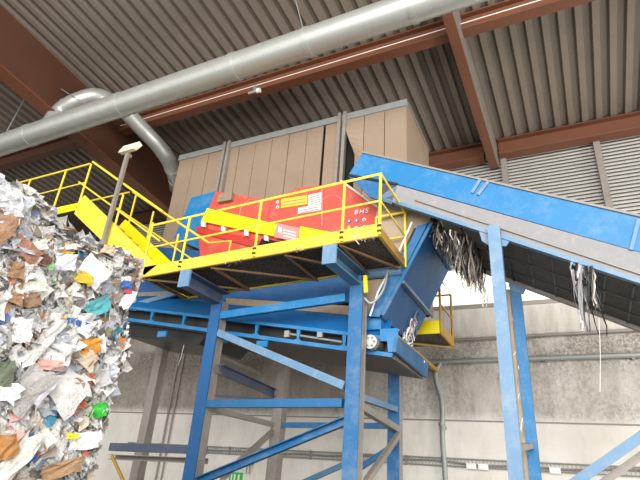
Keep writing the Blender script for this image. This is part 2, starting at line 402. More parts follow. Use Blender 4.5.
MB().hexa([cp(XA,cy_a+.2,.02),cp(XB,cy_a+.2,.02),cp(XB,cy_b-.05,.02),cp(XA,cy_b-.05,.02)],[cp(XA,cy_a+.2,.22),cp(XB,cy_a+.2,.22),cp(XB,cy_b-.05,.22),cp(XA,cy_b-.05,.22)]).build('belt',M['black'],tl)
for px,py in ((162,330),(222,336),(262,340)):
    c=at(px,py+4,Y=cy_a-.05); MB().box(c.x-.12,c.x+.12,cy_a-.06,cy_a-.02,c.z-.06,c.z+.06).build('tab_plate',M['blue_bright'],tl)
for px,py in ((320,334),(287,334)):
    c=at(px,py,Y=cy_a-.02); MB().box(c.x-.05,c.x+.05,cy_a-.04,cy_a+.02,c.z-.06,c.z+.06).build('bearing',M['galv_dull'],tl)
MB().tube([at(290,334,Y=cy_a+.02),at(342,342,Y=cy_a+.02)],.02,8).build('tension_rod',M['galv_dull'],tl)
MB().hexa([cp(-9.0,cy_a+.25,-.1),cp(-6.7,cy_a+.25,-.1),cp(-6.7,cy_b-.1,-.1),cp(-9.0,cy_b-.1,-.1)],[cp(-9.0,cy_a+.3,-.4),cp(-6.9,cy_a+.3,-.32),cp(-6.9,cy_b-.1,-.32),cp(-9.0,cy_b-.1,-.4)]).build('dark_underside_box',M['black'],tl)  # black box added to darken the underside at the left end
# trough above (two sloped blue plates)
def trough(x0,x1,dy0,z0,dy1,z1,mat,name):
    return MB().hexa([cp(x0,dy0,z0),cp(x1,dy0,z0),cp(x1,dy0+.03,z0),cp(x0,dy0+.03,z0)],[cp(x0,dy1,z1),cp(x1,dy1,z1),cp(x1,dy1+.03,z1),cp(x0,dy1+.03,z1)]).build(name,M[mat],tl)
trough(XA,XB-.1,cy_a+.02,.26,cy_a+.22,.6,'blue_plain','trough_side')
# head roller
c=at(372,343,Y=cy_a-.1)
MB().tube([c,c+V((0,1.7,0))],.13,24).build('head_roller',M['belt'],tl,smooth=True)
o=MB().tube([c+V((0,-.1,0)),c+V((0,.02,0))],.12,20).build('roller_bearing',M['galv'],tl,smooth=True)
for k in range(6):
    a=k*math.pi/3; q=c+V((math.cos(a)*.075,-.12,math.sin(a)*.075)); MB().tube([q,q+V((0,.03,0))],.018,8).build('bolt',M['grey_steel'],o)
Y0=cy_a-.06
P=lambda a,b:at(a,b,Y=Y0)
MB().prism([P(380,329),P(397,328),P(398,337),P(396,352),P(388,352),P(387,341),P(380,341)],(0,.06,0)).build('end_bracket',M['blue_bright'],tl)
e=P(397,336); xe=e.x
q=[at(397,337,X=xe),at(429,364,X=xe),at(427,378,X=xe),at(396,352,X=xe)]
for v in q: v.y=min(v.y,cy_b+.1)
MB().prism(q,(-.05,0,0)).build('end_plate',M['blue'],tl)
MB().tube([q[0]+V((0,0,.02)),q[1]+V((0,0,.02))],.02,8).build('edge_strip',M['grey_steel'],tl)
# blue box front between bracket column and chute
MB().prism([at(364,318,Y=cy_a),at(381,318,Y=cy_a),at(381,329,Y=cy_a),at(364,330,Y=cy_a)],(0,.4,0)).build('side_plate',M['blue_bright'],tl)
# ------------------------------------------------------------------ hull of machine over conveyor
th=thing('discharge_hopper','deep blue hopper hull between the yellow platform and the lower conveyor','hopper',(-5,8.3,4.2))
a=8.3
P=lambda x,y,Y=a:at(x,y,Y=Y)
MB().prism([P(136,268),P(362,248),P(362,302),P(232,302),P(136,296)],(0,.05,0)).build('hull_plate',M['blue_deep'],th)
MB().prism([P(226,298,8.26),P(352,306,8.26),P(352,315,8.26),P(226,304,8.26)],(0,.12,0)).build('dusty_ledge',M['beige_dust'],th)
MB().prism([P(136,294,8.28),P(240,302,8.28),P(352,312,8.28),P(352,332,8.28),P(240,322,8.28),P(136,312,8.28)],(0,.06,0)).build('lower_plate',M['blue_plain'],th)
o=MB().beam(P(139,304,8.1),P(210,284,8.1),.08,.1).build('edge_bar',M['blue_pale'],th)
MB().beam(P(139,295,8.15),P(212,292,8.15),.08,.1).build('edge_bar',M['grey_steel'],th)
# ------------------------------------------------------------------ chute
YN,YFa=7.85,9.75
A=at(430,222,Y=YN);B=at(381,317,Y=YN)
tc=thing('transfer_chute','slanted dark blue chute dropping from the inclined conveyor','chute',B)
w=V((0,YFa-YN,0))
MB().prism([A,B,B+w,A+w],(-.03,0,.0)).build('underside_plate',M['blue_deep'],tc)
P=lambda x,y,Y=YN:at(x,y,Y=Y)
MB().prism([P(430,222),P(381,317),P(366,316),P(388,273),P(411,240),P(417,226)],(0,.04,0)).build('front_plate',M['blue'],tc)
u=(A-B)
for f in (.36,):
    c0=B+u*f; MB().beam(c0+V((.05,0,0)),c0+w+V((.05,0,0)),.08,.06).build('stiffener',M['blue_dirty'],tc)
MB().beam(B+u*.9+V((.04,.5,0)),B+u*.9+w+V((.04,0,0)),.06,.05).build('stiffener',M['blue_dirty'],tc)
o=MB().beam(A+V((.03,0,-.02)),B+V((.03,0,.02)),.05,.06).build('edge_flange',M['blue'],tc)
MB().prism([A+w,B+w,B+w+V((-.9,0,0)),A+w+V((-.5,0,0))],(0,.03,0)).build('rear_plate',M['blue_deep'],tc)
# dusty metal hood left of chute
tq=thing('dusty_hood','dust-coated beige metal hood between the red separator and the blue chute','hood',P(395,230,7.92))
MB().prism([P(379,199,7.93),P(432,214,7.93),P(427,226,7.93),P(414,228,7.93),P(401,254,7.93),P(386,300,7.93),P(368,318,7.93),P(364,318,7.93),P(368,262,7.93)],(0,.5,0)).build('hood_plate',M['beige_dust'],tq)
MB().tube([P(412,222,7.8),P(396,258,7.8),P(378,292,7.8),P(370,316,7.8)],.018,8).build('edge_pipe',M['white'],tq)
MB().tube(smooth_path([P(388,270,7.75),P(383,290,7.7),P(372,303,7.65),P(364,298,7.6)]),.022,8).build('hose',M['galv_dull'],tq,smooth=True)
MB().tube([P(366,274,7.85),P(402,270,7.85)],.1,14).build('cross_tube',M['blue_pale'],tq,smooth=True)
MB().tube([P(365,276,7.5),P(366,293,7.5)],.04,8).build('lamp_cage',M['yellow_clean'],tq)
# ------------------------------------------------------------------ red separator
SY=8.15
P=lambda x,y,Y=SY:at(x,y,Y=Y)
ts=thing('red_separator','red separator machine with yellow guards behind the platform railing','machine',P(300,245))
MB().prism([P(216,191),P(263,199),P(272,200),P(300,187),P(345,183),P(383,212),P(382,244),P(340,260),P(200,262),P(198,232)],(0,.75,0)).build('body',M['red'],ts,bevel=.015)
MB().prism([P(196,226,SY-.04),P(272,243,SY-.04),P(272,252,SY-.04),P(196,232,SY-.04)],(0,.06,0)).build('slot_strip',M['red_dark'],ts)
MB().prism([P(262,238,SY-.05),P(300,246,SY-.05),P(296,251,SY-.05),P(258,246,SY-.05)],(0,.06,0)).build('dark_slot',M['dark'],ts)
o=MB().prism([P(207,208,SY-.1),P(277,224,SY-.1),P(273,236,SY-.1),P(201,221,SY-.1)],(0,.08,0)).build('guard',M['yellow_clean'],ts,bevel=.008)
MB().prism([P(300,226,SY-.1),P(362,238,SY-.1),P(352,248,SY-.1),P(298,242,SY-.1)],(0,.08,0)).build('guard',M['yellow_clean'],ts,bevel=.008)
for px,py in ((203,224),(223,229),(246,233),(266,238)):
    MB().prism([P(px-2,py-3,SY-.13),P(px+2,py-2,SY-.13),P(px+2,py+3,SY-.13),P(px-2,py+2,SY-.13)],(0,.04,0)).build('clamp',M['label_white'],ts)
def panel_q(name,mat,pts,y=SY-.02,lab=None,par=None,d=.015):
    o=MB().prism([P(a,b,y) for a,b in pts],(0,d,0)).build(name,M[mat],par or ts)
    if lab:o['label']=lab
    return o
o=panel_q('data_plate','label_pink',[(277,223),(300,228),(297,242),(274,237)],SY-.115,'pale pink plate with small white print')
for i in range(3): panel_q('print_line','label_white',[(283,229+i*3),(296,232+i*3),(296,233.3+i*3),(283,230.3+i*3)],SY-.12,par=o,d=.006)
panel_q('print_mark','label_white',[(278.5,226.5),(282,227.5),(281.5,233),(277.8,232)],SY-.12,par=o,d=.006)
o=panel_q('warning_label','label_yellow',[(281,199),(307,195),(307,204),(281,208)],SY-.02,'yellow warning label')
for i in range(2): panel_q('print_line','print_dark',[(283,201.5+i*3),(305,198+i*3),(305,199+i*3),(283,202.5+i*3)],SY-.03,par=o,d=.006)
for q in ([(308,195),(322,192),(322,203),(308,206)],[(298,208),(321,204),(321,210),(298,214)]):
    o=panel_q('instruction_label','label_white',q,SY-.02)
    (x0,y0),(x1,y1)=q[0],q[1]; hh=q[3][1]-y0
    for i in range(1,int(hh/2)): panel_q('print_line','print_dark',[(x0+1.5,y0+i*2.2),(x1-1.5,y1+i*2.2),(x1-1.5,y1+i*2.2+.7),(x0+1.5,y0+i*2.2+.7)],SY-.03,par=o,d=.006)
def disc(px,py,r,mat,name,y=SY-.02):
    c=P(px,py,y); return MB().tube([c,c+V((0,.02,0))],r,20).build(name,M[mat],ts)
for i,(px,py,mt) in enumerate(((349,221,'signblue'),(356.5,220.5,'signblue'),(364,219.5,'label_white'),(356,228,'label_white'),(364,227,'label_white'),(277.5,202,'label_white'),(277.5,207,'label_white'))):
    o=disc(px,py,.038,mt,'safety_sign'); c=P(px,py,SY-.03)
    MB().box(c.x-.012,c.x+.012,c.y,c.y+.01,c.z-.02,c.z+.02).build('sign_symbol',M['label_white' if mt=='signblue' else 'signblue'],o)
panel_q('warning_triangle','label_yellow',[(349,225),(352.5,231),(345.5,231.6)])
# dome circles pressed on the side covers (thin rims)
for px,py in ((250,212),(330,209)):
    c=P(px,py-2,SY-.01); ring=[c+V((math.cos(a)*.28,0,math.sin(a)*.28)) for a in [i*math.pi/12 for i in range(15)]]
    MB().tube(ring,.008,6).build('cover_rim',M['label_pink'],ts)
# letters BHS on the side
fc=bpy.data.curves.new('txt','FONT'); fc.body='BHS'; fc.size=.15; fc.extrude=.004; fc.shear=.2; fc.align_x='CENTER'; fc.space_character=1.25
fo=bpy.data.objects.new('txt',fc); C.objects.link(fo)
me=bpy.data.meshes.new_from_object(fo.evaluated_get(bpy.context.evaluated_depsgraph_get())); bpy.data.objects.remove(fo)
me.materials.clear(); me.materials.append(M['white']); me.name='lettering'
lo=bpy.data.objects.new('lettering',me); C.objects.link(lo); lo.parent=ts; lo.location=P(361,213.5,SY-.025)-ts.location; lo.rotation_euler=(R(90),0,0)
# edges
MB().tube([P(322,188,SY-.02),P(322,226,SY-.02)],.015,6).build('seam_strip',M['label_pink'],ts)
MB().tube([P(341,181,SY-.03),P(386,213,SY-.03)],.025,6).build('edge_trim',M['label_white'],ts)
MB().tube([P(272,201,SY-.01),P(264,226,SY-.01)],.012,6).build('seam_strip',M['red_dark'],ts)
c=P(225,197,SY-.12)
o=MB().box(c.x-.22,c.x+.18,c.y,c.y+.12,c.z-.1,c.z+.12).build('control_box',M['panel'],ts,bevel=.01); o['label']='small beige box on the red cover'
MB().box(c.x-.14,c.x-.06,c.y-.015,c.y,c.z-.02,c.z+.04).build('switch',M['grey_steel'],o)
MB().prism([P(191.5,197.5,SY+.15),P(216,191,SY+.15),P(222,230,SY+.15),P(206,252,SY+.15),P(174,238,SY+.15)],(0,.5,0)).build('side_hood',M['blue_bright'],ts)['label']='blue hood at the left end'
MB().prism([P(158,247,SY+.1),P(215,252,SY+.1),P(213,262,SY+.1),P(150,262,SY+.1)],(0,.5,0)).build('base_housing',M['blue_deep'],ts)
# ------------------------------------------------------------------ yellow access platform
PX0,PX1,PY0,PY1=-7.05,-2.29,6.46,7.82
def pz(x): return 4.93+(x-PX1)*(.2/4.76)      # slight fall to the left end
tp=thing('access_platform','yellow walkway platform with railing in front of the red separator','platform',(PX1,PY0,pz(PX1)))
def pp(x,y,dz): return V((x,y,pz(x)+dz))
def pbox(x0,x1,y0,y1,a,b,name,mat,par=None):
    return MB().hexa([pp(x0,y0,a),pp(x1,y0,a),pp(x1,y1,a),pp(x0,y1,a)],[pp(x0,y0,b),pp(x1,y0,b),pp(x1,y1,b),pp(x0,y1,b)]).build(name,M[mat],par or tp)
pbox(PX0,PX1,PY0,PY0+.03,0,.2,'toe_board','yellow')
pbox(PX0,PX1,PY0,PY0+.05,-.02,.0,'edge_channel','yellow_dirty')
pbox(PX1-.05,PX1,PY0+.03,PY1,-.0,.16,'toe_board','yellow_dirty')
pbox(PX0,PX1,PY1-.04,PY1,0,.14,'toe_board','yellow')
pbox(PX0+.03,PX1-.05,PY0+.04,PY1-.04,.03,.06,'grating_deck','grate')
xs4=[PX0+.05,-5.45,-3.95,-2.95]
for a,b in zip(xs4,xs4[1:]+[PX1-.08]):
    MB().beam(pp(a,PY0+.05,-.02),pp(a,PY1-.05,-.02),.05,.07,'L').build('cross_member',M['brown_rail'],tp)
    MB().beam(pp(a,PY0+.08,-.03),pp(b,PY1-.08,-.03),.05,.05,'L').build('diagonal_member',M['brown_rail'],tp)
rt,rm=1.1,.6
def rail(pts,name='handrail',mat='yellow',par=tp,r=.024): return MB().tube(pts,r,10).build(name,M[mat],par,smooth=True)
rail([pp(PX0,PY0,rt),pp(PX1,PY0,rt),pp(PX1,PY1,rt)]); rail([pp(PX0,PY0,rm),pp(PX1,PY0,rm),pp(PX1,PY1,rm)],'mid_rail',r=.018)
rail([pp(-2.85,PY1,rt),pp(PX1,PY1,rt)]); rail([pp(-2.85,PY1,rm),pp(PX1,PY1,rm)],'mid_rail',r=.018)
for x in (PX1,at(342,240,Y=PY0).x,at(258,230,Y=PY0).x,at(184,250,Y=PY0).x):
    rail([pp(x,PY0-.01,0.0),pp(x,PY0-.01,rt)],'railing_post',r=.024)
    for dz in (.04,.13): MB().box(x-.03,x+.03,PY0-.05,PY0-.02,pz(x)+dz,pz(x)+dz+.03).build('post_bolt',M['black'],tp)
rail([pp(PX1,PY1,0),pp(PX1,PY1,rt)],'railing_post'); rail([pp(-2.85,PY1,0),pp(-2.85,PY1,rt)],'railing_post')
rail([at(209,243,Y=PY1-.05),at(231,241,Y=PY1-.05),pp(-6.15,PY1-.05,.0)],r=.022)
# brackets from frame columns
for x,mat,(px,py) in ((xC,'blue_pale',(331,250)),(xL,'navy',(187,275))):
    xb=at(px,py,Y=6.5).x
    tb=MB().beam(V((xb,6.48,pz(xb)-.19)),V((x,FY+.12,pz(xb)-.19)),.2,.3,'U',t=.03).build('bracket',M['blue_dirty'] if mat!='navy' else M['navy'],tf)
    MB().box(xb-.12,xb+.12,6.44,6.48,pz(xb)-.35,pz(xb)-.03).build('end_cap',M['blue_pale'],tf)
# stairs
S0=V((-7.08,PY0,pz(PX0))); S1=V((-9.6,PY0,6.72))
tst=thing('access_stair','yellow steel stair climbing left from the platform behind the paper bales','stair',S0)
d=(S1-S0)
for y,mt in ((PY0,'yellow'),(PY1-.1,'yellow_clean')):
    o=V((0,y-PY0,0))
    MB().prism([S0+o+V((.0,0,-.03)),S0+o+V((.34,0,.2)),S1+o+V((.14,0,.26)),S1+o+V((-.02,0,.1)),S1+o+V((-.02,0,-.2))],(0,.05,0)).build('stringer',M[mt],tst)
for i in range(9):
    c=S0+d*((i+.5)/9); MB().box(c.x-.14,c.x+.14,PY0+.06,PY1-.1,c.z+.0,c.z+.02).build('tread',M['yellow'],tst)
MB().beam(S0+V((0,.1,-.06)),S1+V((0,.1,-.2)),.04,.04).build('edge_strip',M['beige_dust'],tst)
for y in (PY0,PY1-.05):
    o=V((0,y-PY0,0)); top=V((0,0,1.15))
    lab=S0+V((.05,0,-.05))
    e0,e1,m0,m1=((163,212),(93,162),(160,241),(79,182)) if y==PY0 else ((209,243),(133,192),(196,262),(117,208))
    rail([at(*e0,Y=y),at(*e1,Y=y)],par=tst,r=.028); rail([at(*m0,Y=y),at(*m1,Y=y)],'mid_rail',par=tst,r=.02)
    for f in ((.0,.43,.98) if y==PY0 else (.22,.6,.9)):
        c=S0+o+d*f; rail([c+V((0,-.01,.0)),c+V((0,-.01,1.15))],'railing_post',par=tst)
# left landing
LX=-14.2
tl2=thing('stair_landing','yellow landing at the top of the stair at far left','platform',(S1.x,PY0,6.7))
MB().box(LX,S1.x,PY0,PY0+.03,6.62,6.8).build('toe_board',M['yellow_clean'],tl2)
MB().box(S1.x-.06,S1.x,PY1-.5,PY1,6.62,6.8).build('toe_board',M['yellow'],tl2)
MB().box(LX,S1.x,PY0+.03,PY1,6.62,6.66).build('grating_deck',M['grate'],tl2)
rail([(LX,PY0,7.87),(S1.x,PY0,7.87)],par=tl2); rail([(LX,PY1,7.87),(S1.x-.1,PY1,7.87)],par=tl2); rail([(LX,PY0,7.32),(S1.x,PY0,7.34)],'mid_rail',par=tl2,r=.018)
for px in (54,):
    x=at(px,208,Y=PY0).x; rail([(x,PY0-.01,6.7),(x,PY0-.01,7.87)],'railing_post',par=tl2)
x=-11.75
while x>LX: rail([(x,PY0-.01,6.7),(x,PY0-.01,7.87)],'railing_post',par=tl2); x-=1.3
for x in (LX+.3,-10.2):
    for y in (PY0+.2,PY1-.2): MB().box(x-.06,x+.06,y-.06,y+.06,0,6.62).build('leg',M['navy'],tl2)
# floodlight on pole
b=at(104,238,Y=6.36); tpz=at(128,153,Y=6.36); b=V((tpz.x,6.36,b.z-.25))
t=thing('floodlight_pole','white floodlight on a grey pole clamped to the yellow stair railing','lamp',b)
MB().beam(b,V((tpz.x,6.36,tpz.z)),.08,.07,'U',up=(0,1,0)).build('pole',M['grey_steel'],t)
mb=MB().hexa([tpz+V(v) for v in ((-.2,-.12,-.02),(.24,-.1,.0),(.24,.02,.02),(-.2,.02,0))],[tpz+V(v) for v in ((-.16,-.05,.2),(.3,-.02,.24),(.3,.1,.2),(-.16,.1,.16))])
o=mb.build('lamp_head',M['floodglass'],t,bevel=.015)
MB().box(tpz.x-.03,tpz.x+.03,6.33,6.46,tpz.z-.08,tpz.z).build('yoke',M['grey_steel'],t)
MB().box(b.x-.06,b.x+.06,6.34,6.47,b.z+.05,b.z+.13).build('clamp',M['grey_steel'],t)
# ------------------------------------------------------------------ inclined conveyor on the right
IY0,IY1=7.5,9.1
ti=thing('inclined_belt_conveyor','long bright blue inclined belt conveyor running down to the right','conveyor',at(493,228,Y=IY0))
P=lambda x,y,Y=IY0:at(x,y,Y=Y)
def ext(a,b,X): # extend a line in XZ to X
    f=(X-a.x)/(b.x-a.x); return a+(b-a)*f
XE=3.6
T0,T1=P(362.5,153),P(640,217); Bq0,Bq1=P(397,184),P(640,252); F0,F1=P(395,203),P(640,283)
TE,BE,FE=ext(T0,T1,XE),ext(Bq0,Bq1,XE),ext(F0,F1,XE)
o=MB().prism([T0,P(349,174),Bq0,BE,TE],(0,.06,0)).build('side_board',M['blue_bright'],ti)
MB().beam(T0+V((0,.02,.01)),TE+V((0,.02,.01)),.1,.035).build('top_edge',M['grey_steel'],ti)
MB().prism([P(348,176),P(370,197),P(392,204),P(397,185)],(0,.06,0)).build('end_board',M['blue'],ti)
MB().beam(P(349,175,IY0-.02),P(397,184,IY0-.02),.03,.04).build('seam_bar',M['black'],ti)
MB().prism([P(397,185),P(383,183),P(380,196),F0,FE,BE],(0,.05,0)).build('frame_strip',M['dust_plate'],ti)['label']='grey dust-coated frame strip'
fd=(FE-F0).normalized()
MB().beam(F0+V((0,-.02,0)),FE+V((0,-.02,0)),.1,.06).build('bottom_flange',M['blue_pale'],ti)
G0,G1=P(383,181,IY0-.01),P(640,262,IY0-.01)
k0=P(415,200,IY0-.02);k1=P(640,274,IY0-.02); MB().beam(k0,ext(k0,k1,XE),.03,.02).build('seam_strip',M['grey_steel'],ti)
for pa,pb in (((480,180),(472,193)),((488,182),(478,195)),((639,219),(631,250))):
    a=P(pa[0],pa[1],IY0-.02);b=P(pb[0],pb[1],IY0-.02)
    MB().beam(a,b,.05,.03,up=(0,1,0)).build('board_rib',M['blue_pale'],ti)
# rear side board and belly
w=V((0,IY1-IY0,0))
MB().prism([T0+w,P(349,174)+w,F0+w,FE+w,TE+w],(0,-.05,0)).build('rear_board',M['blue'],ti)
by=V((0,.06,-.03))
q0=P(440,219);q0=ext(F0,F1,q0.x)
MB().hexa([q0+by,FE+by,FE+w+V((0,-.06,-.14)),q0+w+V((0,-.06,-.14))],[q0+by+V((0,0,.03)),FE+by+V((0,0,.03)),FE+w+V((0,-.06,-.11)),q0+w+V((0,-.06,-.11))]).build('belly_cover',M['belt'],ti)
bd=(FE-q0)
for i in range(1,16):
    c=q0+bd*(i/16); MB().beam(c+by+V((0,0,-.01)),c+w+V((0,-.06,-.15)),.03,.012,up=(0,0,1)).build('cover_seam',M['black'],ti)
for f in (.33,.66):
    MB().beam(q0+by+w*f+V((0,0,-.03-.1*f)),FE+by+w*f+V((0,0,-.03-.1*f)),.02,.012).build('cover_seam',M['black'],ti)
MB().beam(q0+w+V((0,0,-.16)),FE+w+V((0,0,-.16)),.1,.08).build('rear_flange',M['grey_steel'],ti)
MB().hexa([P(364,160)+V((0,.1,0)),TE+V((0,.1,-.45)),TE+w+V((0,-.1,-.45)),P(364,160)+w+V((0,-.1,0))],[P(364,162)+V((0,.1,0)),TE+V((0,.1,-.5)),TE+w+V((0,-.1,-.5)),P(364,162)+w+V((0,-.1,0))]).build('belt',M['black'],ti)
# gusset and legs
MB().prism([P(478,228,IY0-.05),P(512,238,IY0-.05),P(506,246,IY0-.05),P(500,246,IY0-.05),P(490,246,IY0-.05),P(482,241,IY0-.05)],(0,.04,0)).build('gusset_plate',M['blue_pale'],ti)
lx=P(506,360,IY0-.1).x
MB().beam((lx,IY0-.12,0),(lx,IY0-.12,5.27),.18,.16,'U',up=(0,1,0),t=.02).build('leg',M['blue_pale'],ti)
yb=IY1+.05; lx2=at(527,400,Y=yb).x
MB().beam((lx2,yb,0),(lx2,yb,4.95),.18,.16,'I',up=(0,1,0),t=.02).build('leg',M['blue_bright'],ti)
MB().tube([(lx2-.13,yb-.1,0.02),(lx2-.13,yb-.1,4.8)],.05,8).build('conduit',M['beige_dust'],ti,smooth=True)
MB().beam((lx,IY0,2.05),(lx2,yb-.02,2.2),.08,.08).build('leg_brace',M['grey_steel'],ti)
MB().prism([at(507,262,Y=yb-.1),at(527,286,Y=yb-.1),at(523,294,Y=yb-.1),at(510,290,Y=yb-.1)],(0,.04,0)).build('gusset_plate',M['blue_pale'],ti)
# far right leg pair drawn by its diagonal braces
a=at(576,482,Y=8.3);b=at(642,436,Y=8.3); d_=(b-a)
o=MB().beam(a-d_*1.6,ext(a,b,2.05),.08,.13).build('diagonal_brace',M['blue_pale'],ti)
a=at(604,482,Y=8.6);b=at(642,455,Y=8.6); d_=(b-a)
MB().beam(a-d_*3.0,ext(a,b,2.05),.08,.1).build('diagonal_brace',M['grey_steel'],ti)
for y in (IY0,8.45,IY1): MB().beam((2.05,y,0),(2.05,y,ext(F0,F1,2.05).z),.18,.16,'U',up=(0,1,0)).build('leg',M['blue_pale'],ti)
# hanging bracket with strips
hb=P(573,262,IY0-.02)
MB().prism([P(572,261,7.46),P(592,266,7.46),P(592,270,7.46),P(572,265,7.46)],(0,.16,0)).build('return_roller_bracket',M['blue_bright'],ti)
MB().prism([P(574,265,7.5),P(591,269,7.5),P(590,300,7.5),P(581,303,7.5),P(577,285,7.5)],(0,.05,0)).build('scraper_plate',M['black'],ti)
# ------------------------------------------------------------------ hanging shreds
def ribbons(name,label,cat,seeds,mats):
    mb=MB()
    for (p,L,wd,mi) in seeds:
        n=7; vs=[];fs=[]; an=random.uniform(0,3.14); q=V(p); mb.mi=mi; ph=random.uniform(0,6)
        for i in range(n+1):
            f=i/n; an+=random.uniform(-.5,.5); ww=wd*(1-.5*f)*random.uniform(.5,1.2)
            s=V((math.cos(an),math.sin(an),0))*ww/2
            c=q+V((.03*math.sin(ph+f*5)+random.uniform(-.01,.01),.03*math.cos(ph+f*4),-L*f))
            vs+=[c-s,c+s]
        for i in range(n): fs.append((2*i,2*i+1,2*i+3,2*i+2))
        mb.add(vs,fs)
    o=mb.build(name,mats); tag(o,label,cat,kind='stuff'); return o
rm_=[M['label_white'],M['grey_steel'],M['beige_dust'],M['black'],M['dust_plate']]
seeds=[]
for i in range(620):
    f=random.random(); py=222+f*16+random.uniform(-2,6); px=436+f*38+random.uniform(-4,4)
    Y=random.uniform(7.8,9.3)
    c=at(px,py,Y=8.1); c=V((c.x,Y,c.z+.02))
    L=random.uniform(.25,.75)*(.6+.8*f)
    seeds.append((c,L,random.uniform(.015,.05),random.choice([0,1,1,2,3,3,3,1])))
ribbons('hanging_shreds','mat of grey and white shreds hanging from the inclined conveyor beside the blue chute','shreds',seeds,rm_)
seeds=[]
for i in range(60):
    f=random.random(); c=P(571+f*22,262+f*5,random.uniform(7.42,7.5)); seeds.append((c,random.uniform(.2,.75) if random.random()<.8 else 1.0,random.uniform(.02,.05),random.choice([0,3,3,3,4,1])))
for i in range(8): c=P(572.5+i*.7,270,7.42); seeds.append((c,random.uniform(.7,1.0),.03,random.choice([0,4])))
ribbons('scraper_shreds','dirty pale shreds dangling from the small bright blue bracket','shreds',seeds,rm_)
seeds=[]
for i in range(70):
    f=random.random(); c=at(403+f*14,336-f*26,Y=random.uniform(9.1,9.4)); seeds.append((c,random.uniform(.1,.45),random.uniform(.02,.06),random.choice([0,0,1,4,3])))
for i in range(60):
    f=random.random(); seeds.append((V((xe-random.uniform(.02,.15),cy_a+f*1.9,czl(xe)+.42-.12*f)),random.uniform(.08,.2),random.uniform(.03,.08),random.choice([0,0,1,4])))
ribbons('chute_shreds','clumps of grey paper shreds caught at the bottom edge of the blue chute','shreds',seeds,rm_)
seeds=[]
for i in range(50):
    z=random.uniform(1.8,5.0); seeds.append((V((lx2-.14+random.uniform(-.05,.05),yb-.12,z)),random.uniform(.15,.6),random.uniform(.015,.04),random.choice([0,2,4,1])))
ribbons('leg_shreds','stringy shreds caught along the conveyor rear leg','shreds',seeds,rm_)
seeds=[]
for px,py in ((228,271),(300,256),(296,257),(359,243),(366,244),(371,241),(362,246),(240,267)):
    for j in range(3):
        c=at(px+random.uniform(-2,2),py,Y=PY0-.01); seeds.append((V((c.x,c.y-.012,pz(c.x)+.03)),random.uniform(.06,.14),random.uniform(.01,.03),random.choice([0,4])))
ribbons('paper_tufts','little paper tufts caught along the lower edge of the yellow platform','paper tufts',seeds,rm_)
for p0,p1,lb in (((599,318),(600,392),'pale string dangling from the shreds on the conveyor underside at right'),((184,345),(178,366),'short loose string under the left end of the lower conveyor')):
    Y=7.55 if p0[0]>400 else 8.0
    t=MB().tube([at(*p0,Y=Y),(at(*p0,Y=Y)+at(*p1,Y=Y))/2+V((.01,0,0)),at(*p1,Y=Y)],.0035,5).build('hanging_string',M['white']); tag(t,lb,'string')
# ------------------------------------------------------------------ rear yellow platform
RY0,RY1=10.3,11.5
t=thing('rear_platform','small yellow platform with railing behind the blue chute','platform',at(440,335,Y=RY0))
z0=at(440,333,Y=RY0).z; rx1=at(441,332,Y=RY0).x; rx0=rx1-1.6
MB().box(rx0,rx1,RY0,RY0+.04,z0,z0+.28).build('toe_board',M['yellow_clean'],t)
MB().box(rx1-.04,rx1,RY0+.04,RY1,z0,z0+.22).build('toe_board',M['yellow_dirty'],t)
MB().box(rx0,rx1-.04,RY0+.04,RY1,z0+.02,z0+.05).build('grating_deck',M['grate'],t)
MB().beam((rx0,RY0+.1,z0-.03),(rx1,RY1,z0-.03),.06,.05,'L').build('diagonal_member',M['yellow_dirty'],t)
for y in (RY0,RY1): rail([(rx1,y,z0),(rx1,y,z0+1.25)],'railing_post','yellow_dirty',t,.028)
rail([(rx0,RY0,z0+1.25),(rx1,RY0,z0+1.25),(rx1,RY1,z0+1.25),(rx0,RY1,z0+1.25)],mat='yellow_dirty',par=t,r=.028)
rail([(rx1,RY0,z0+.65),(rx1,RY1,z0+.65)],'mid_rail','yellow_dirty',t,.02)
MB().box(rx0+.1,rx0+.2,RY1-.2,YB,z0-.12,z0-.02).build('wall_beam',M['yellow_dirty'],t)
MB().box(rx0+.6,rx0+.7,RY1-.2,YB-.0,z0-.12,z0-.02).build('wall_beam',M['yellow_dirty'],t)
# ------------------------------------------------------------------ pipes etc. on back wall
WY=YB-.08
P=lambda x,y,Y=WY:at(x,y,Y=Y)
a=P(440,362);b=P(640,355); b=ext(a,b,XR-.3)
t=thing('wall_pipe','thick grey pipe running right along the concrete wall then down','pipe',P(440,362))
MB().tube(smooth_path([b,a+V((.25,0,0)),a+V((.03,0,-.02)),P(436,372),P(437,384),P(442,402),P(442.5,440),P(445.5,480),V((P(445.5,480).x,WY,.02))],6),.065,14).build('pipe_run',M['galv_dull'],t,smooth=True)
for p_ in ((442,424),(443,428)): c=P(*p_); MB().tube([c+V((0,0,.04)),c-V((0,0,.04))],.09,14).build('coupling',M['galv_dull'],t,smooth=True)
x=P(470,360).x
while x<XR-1:
    z=a.z+(b.z-a.z)*(x-a.x)/(b.x-a.x); MB().box(x-.03,x+.03,WY-.02,YB+.02,z-.1,z+.1).build('pipe_clip',M['grey_steel'],t); x+=1.9
a=P(410,344);b=ext(P(430,342),P(640,330),XR-.3)
t=MB().tube([V((P(405,344).x,WY,P(430,342).z)),b],.04,10).build('conduit_pipe',M['grey_steel'],smooth=True); tag(t,'thin dark pipe along the wall above the thick grey pipe','pipe')
# vertical conduits at left
t=thing('wall_conduit','pair of thin conduits down the brown wall behind the left frame post','pipe',P(170,400))
for px in (178,183):
    a=P(px,360);b=V((a.x,WY,.1)); MB().tube([a+V((0,0,2)),b],.03,8).build('conduit',M['grey_steel'],t)
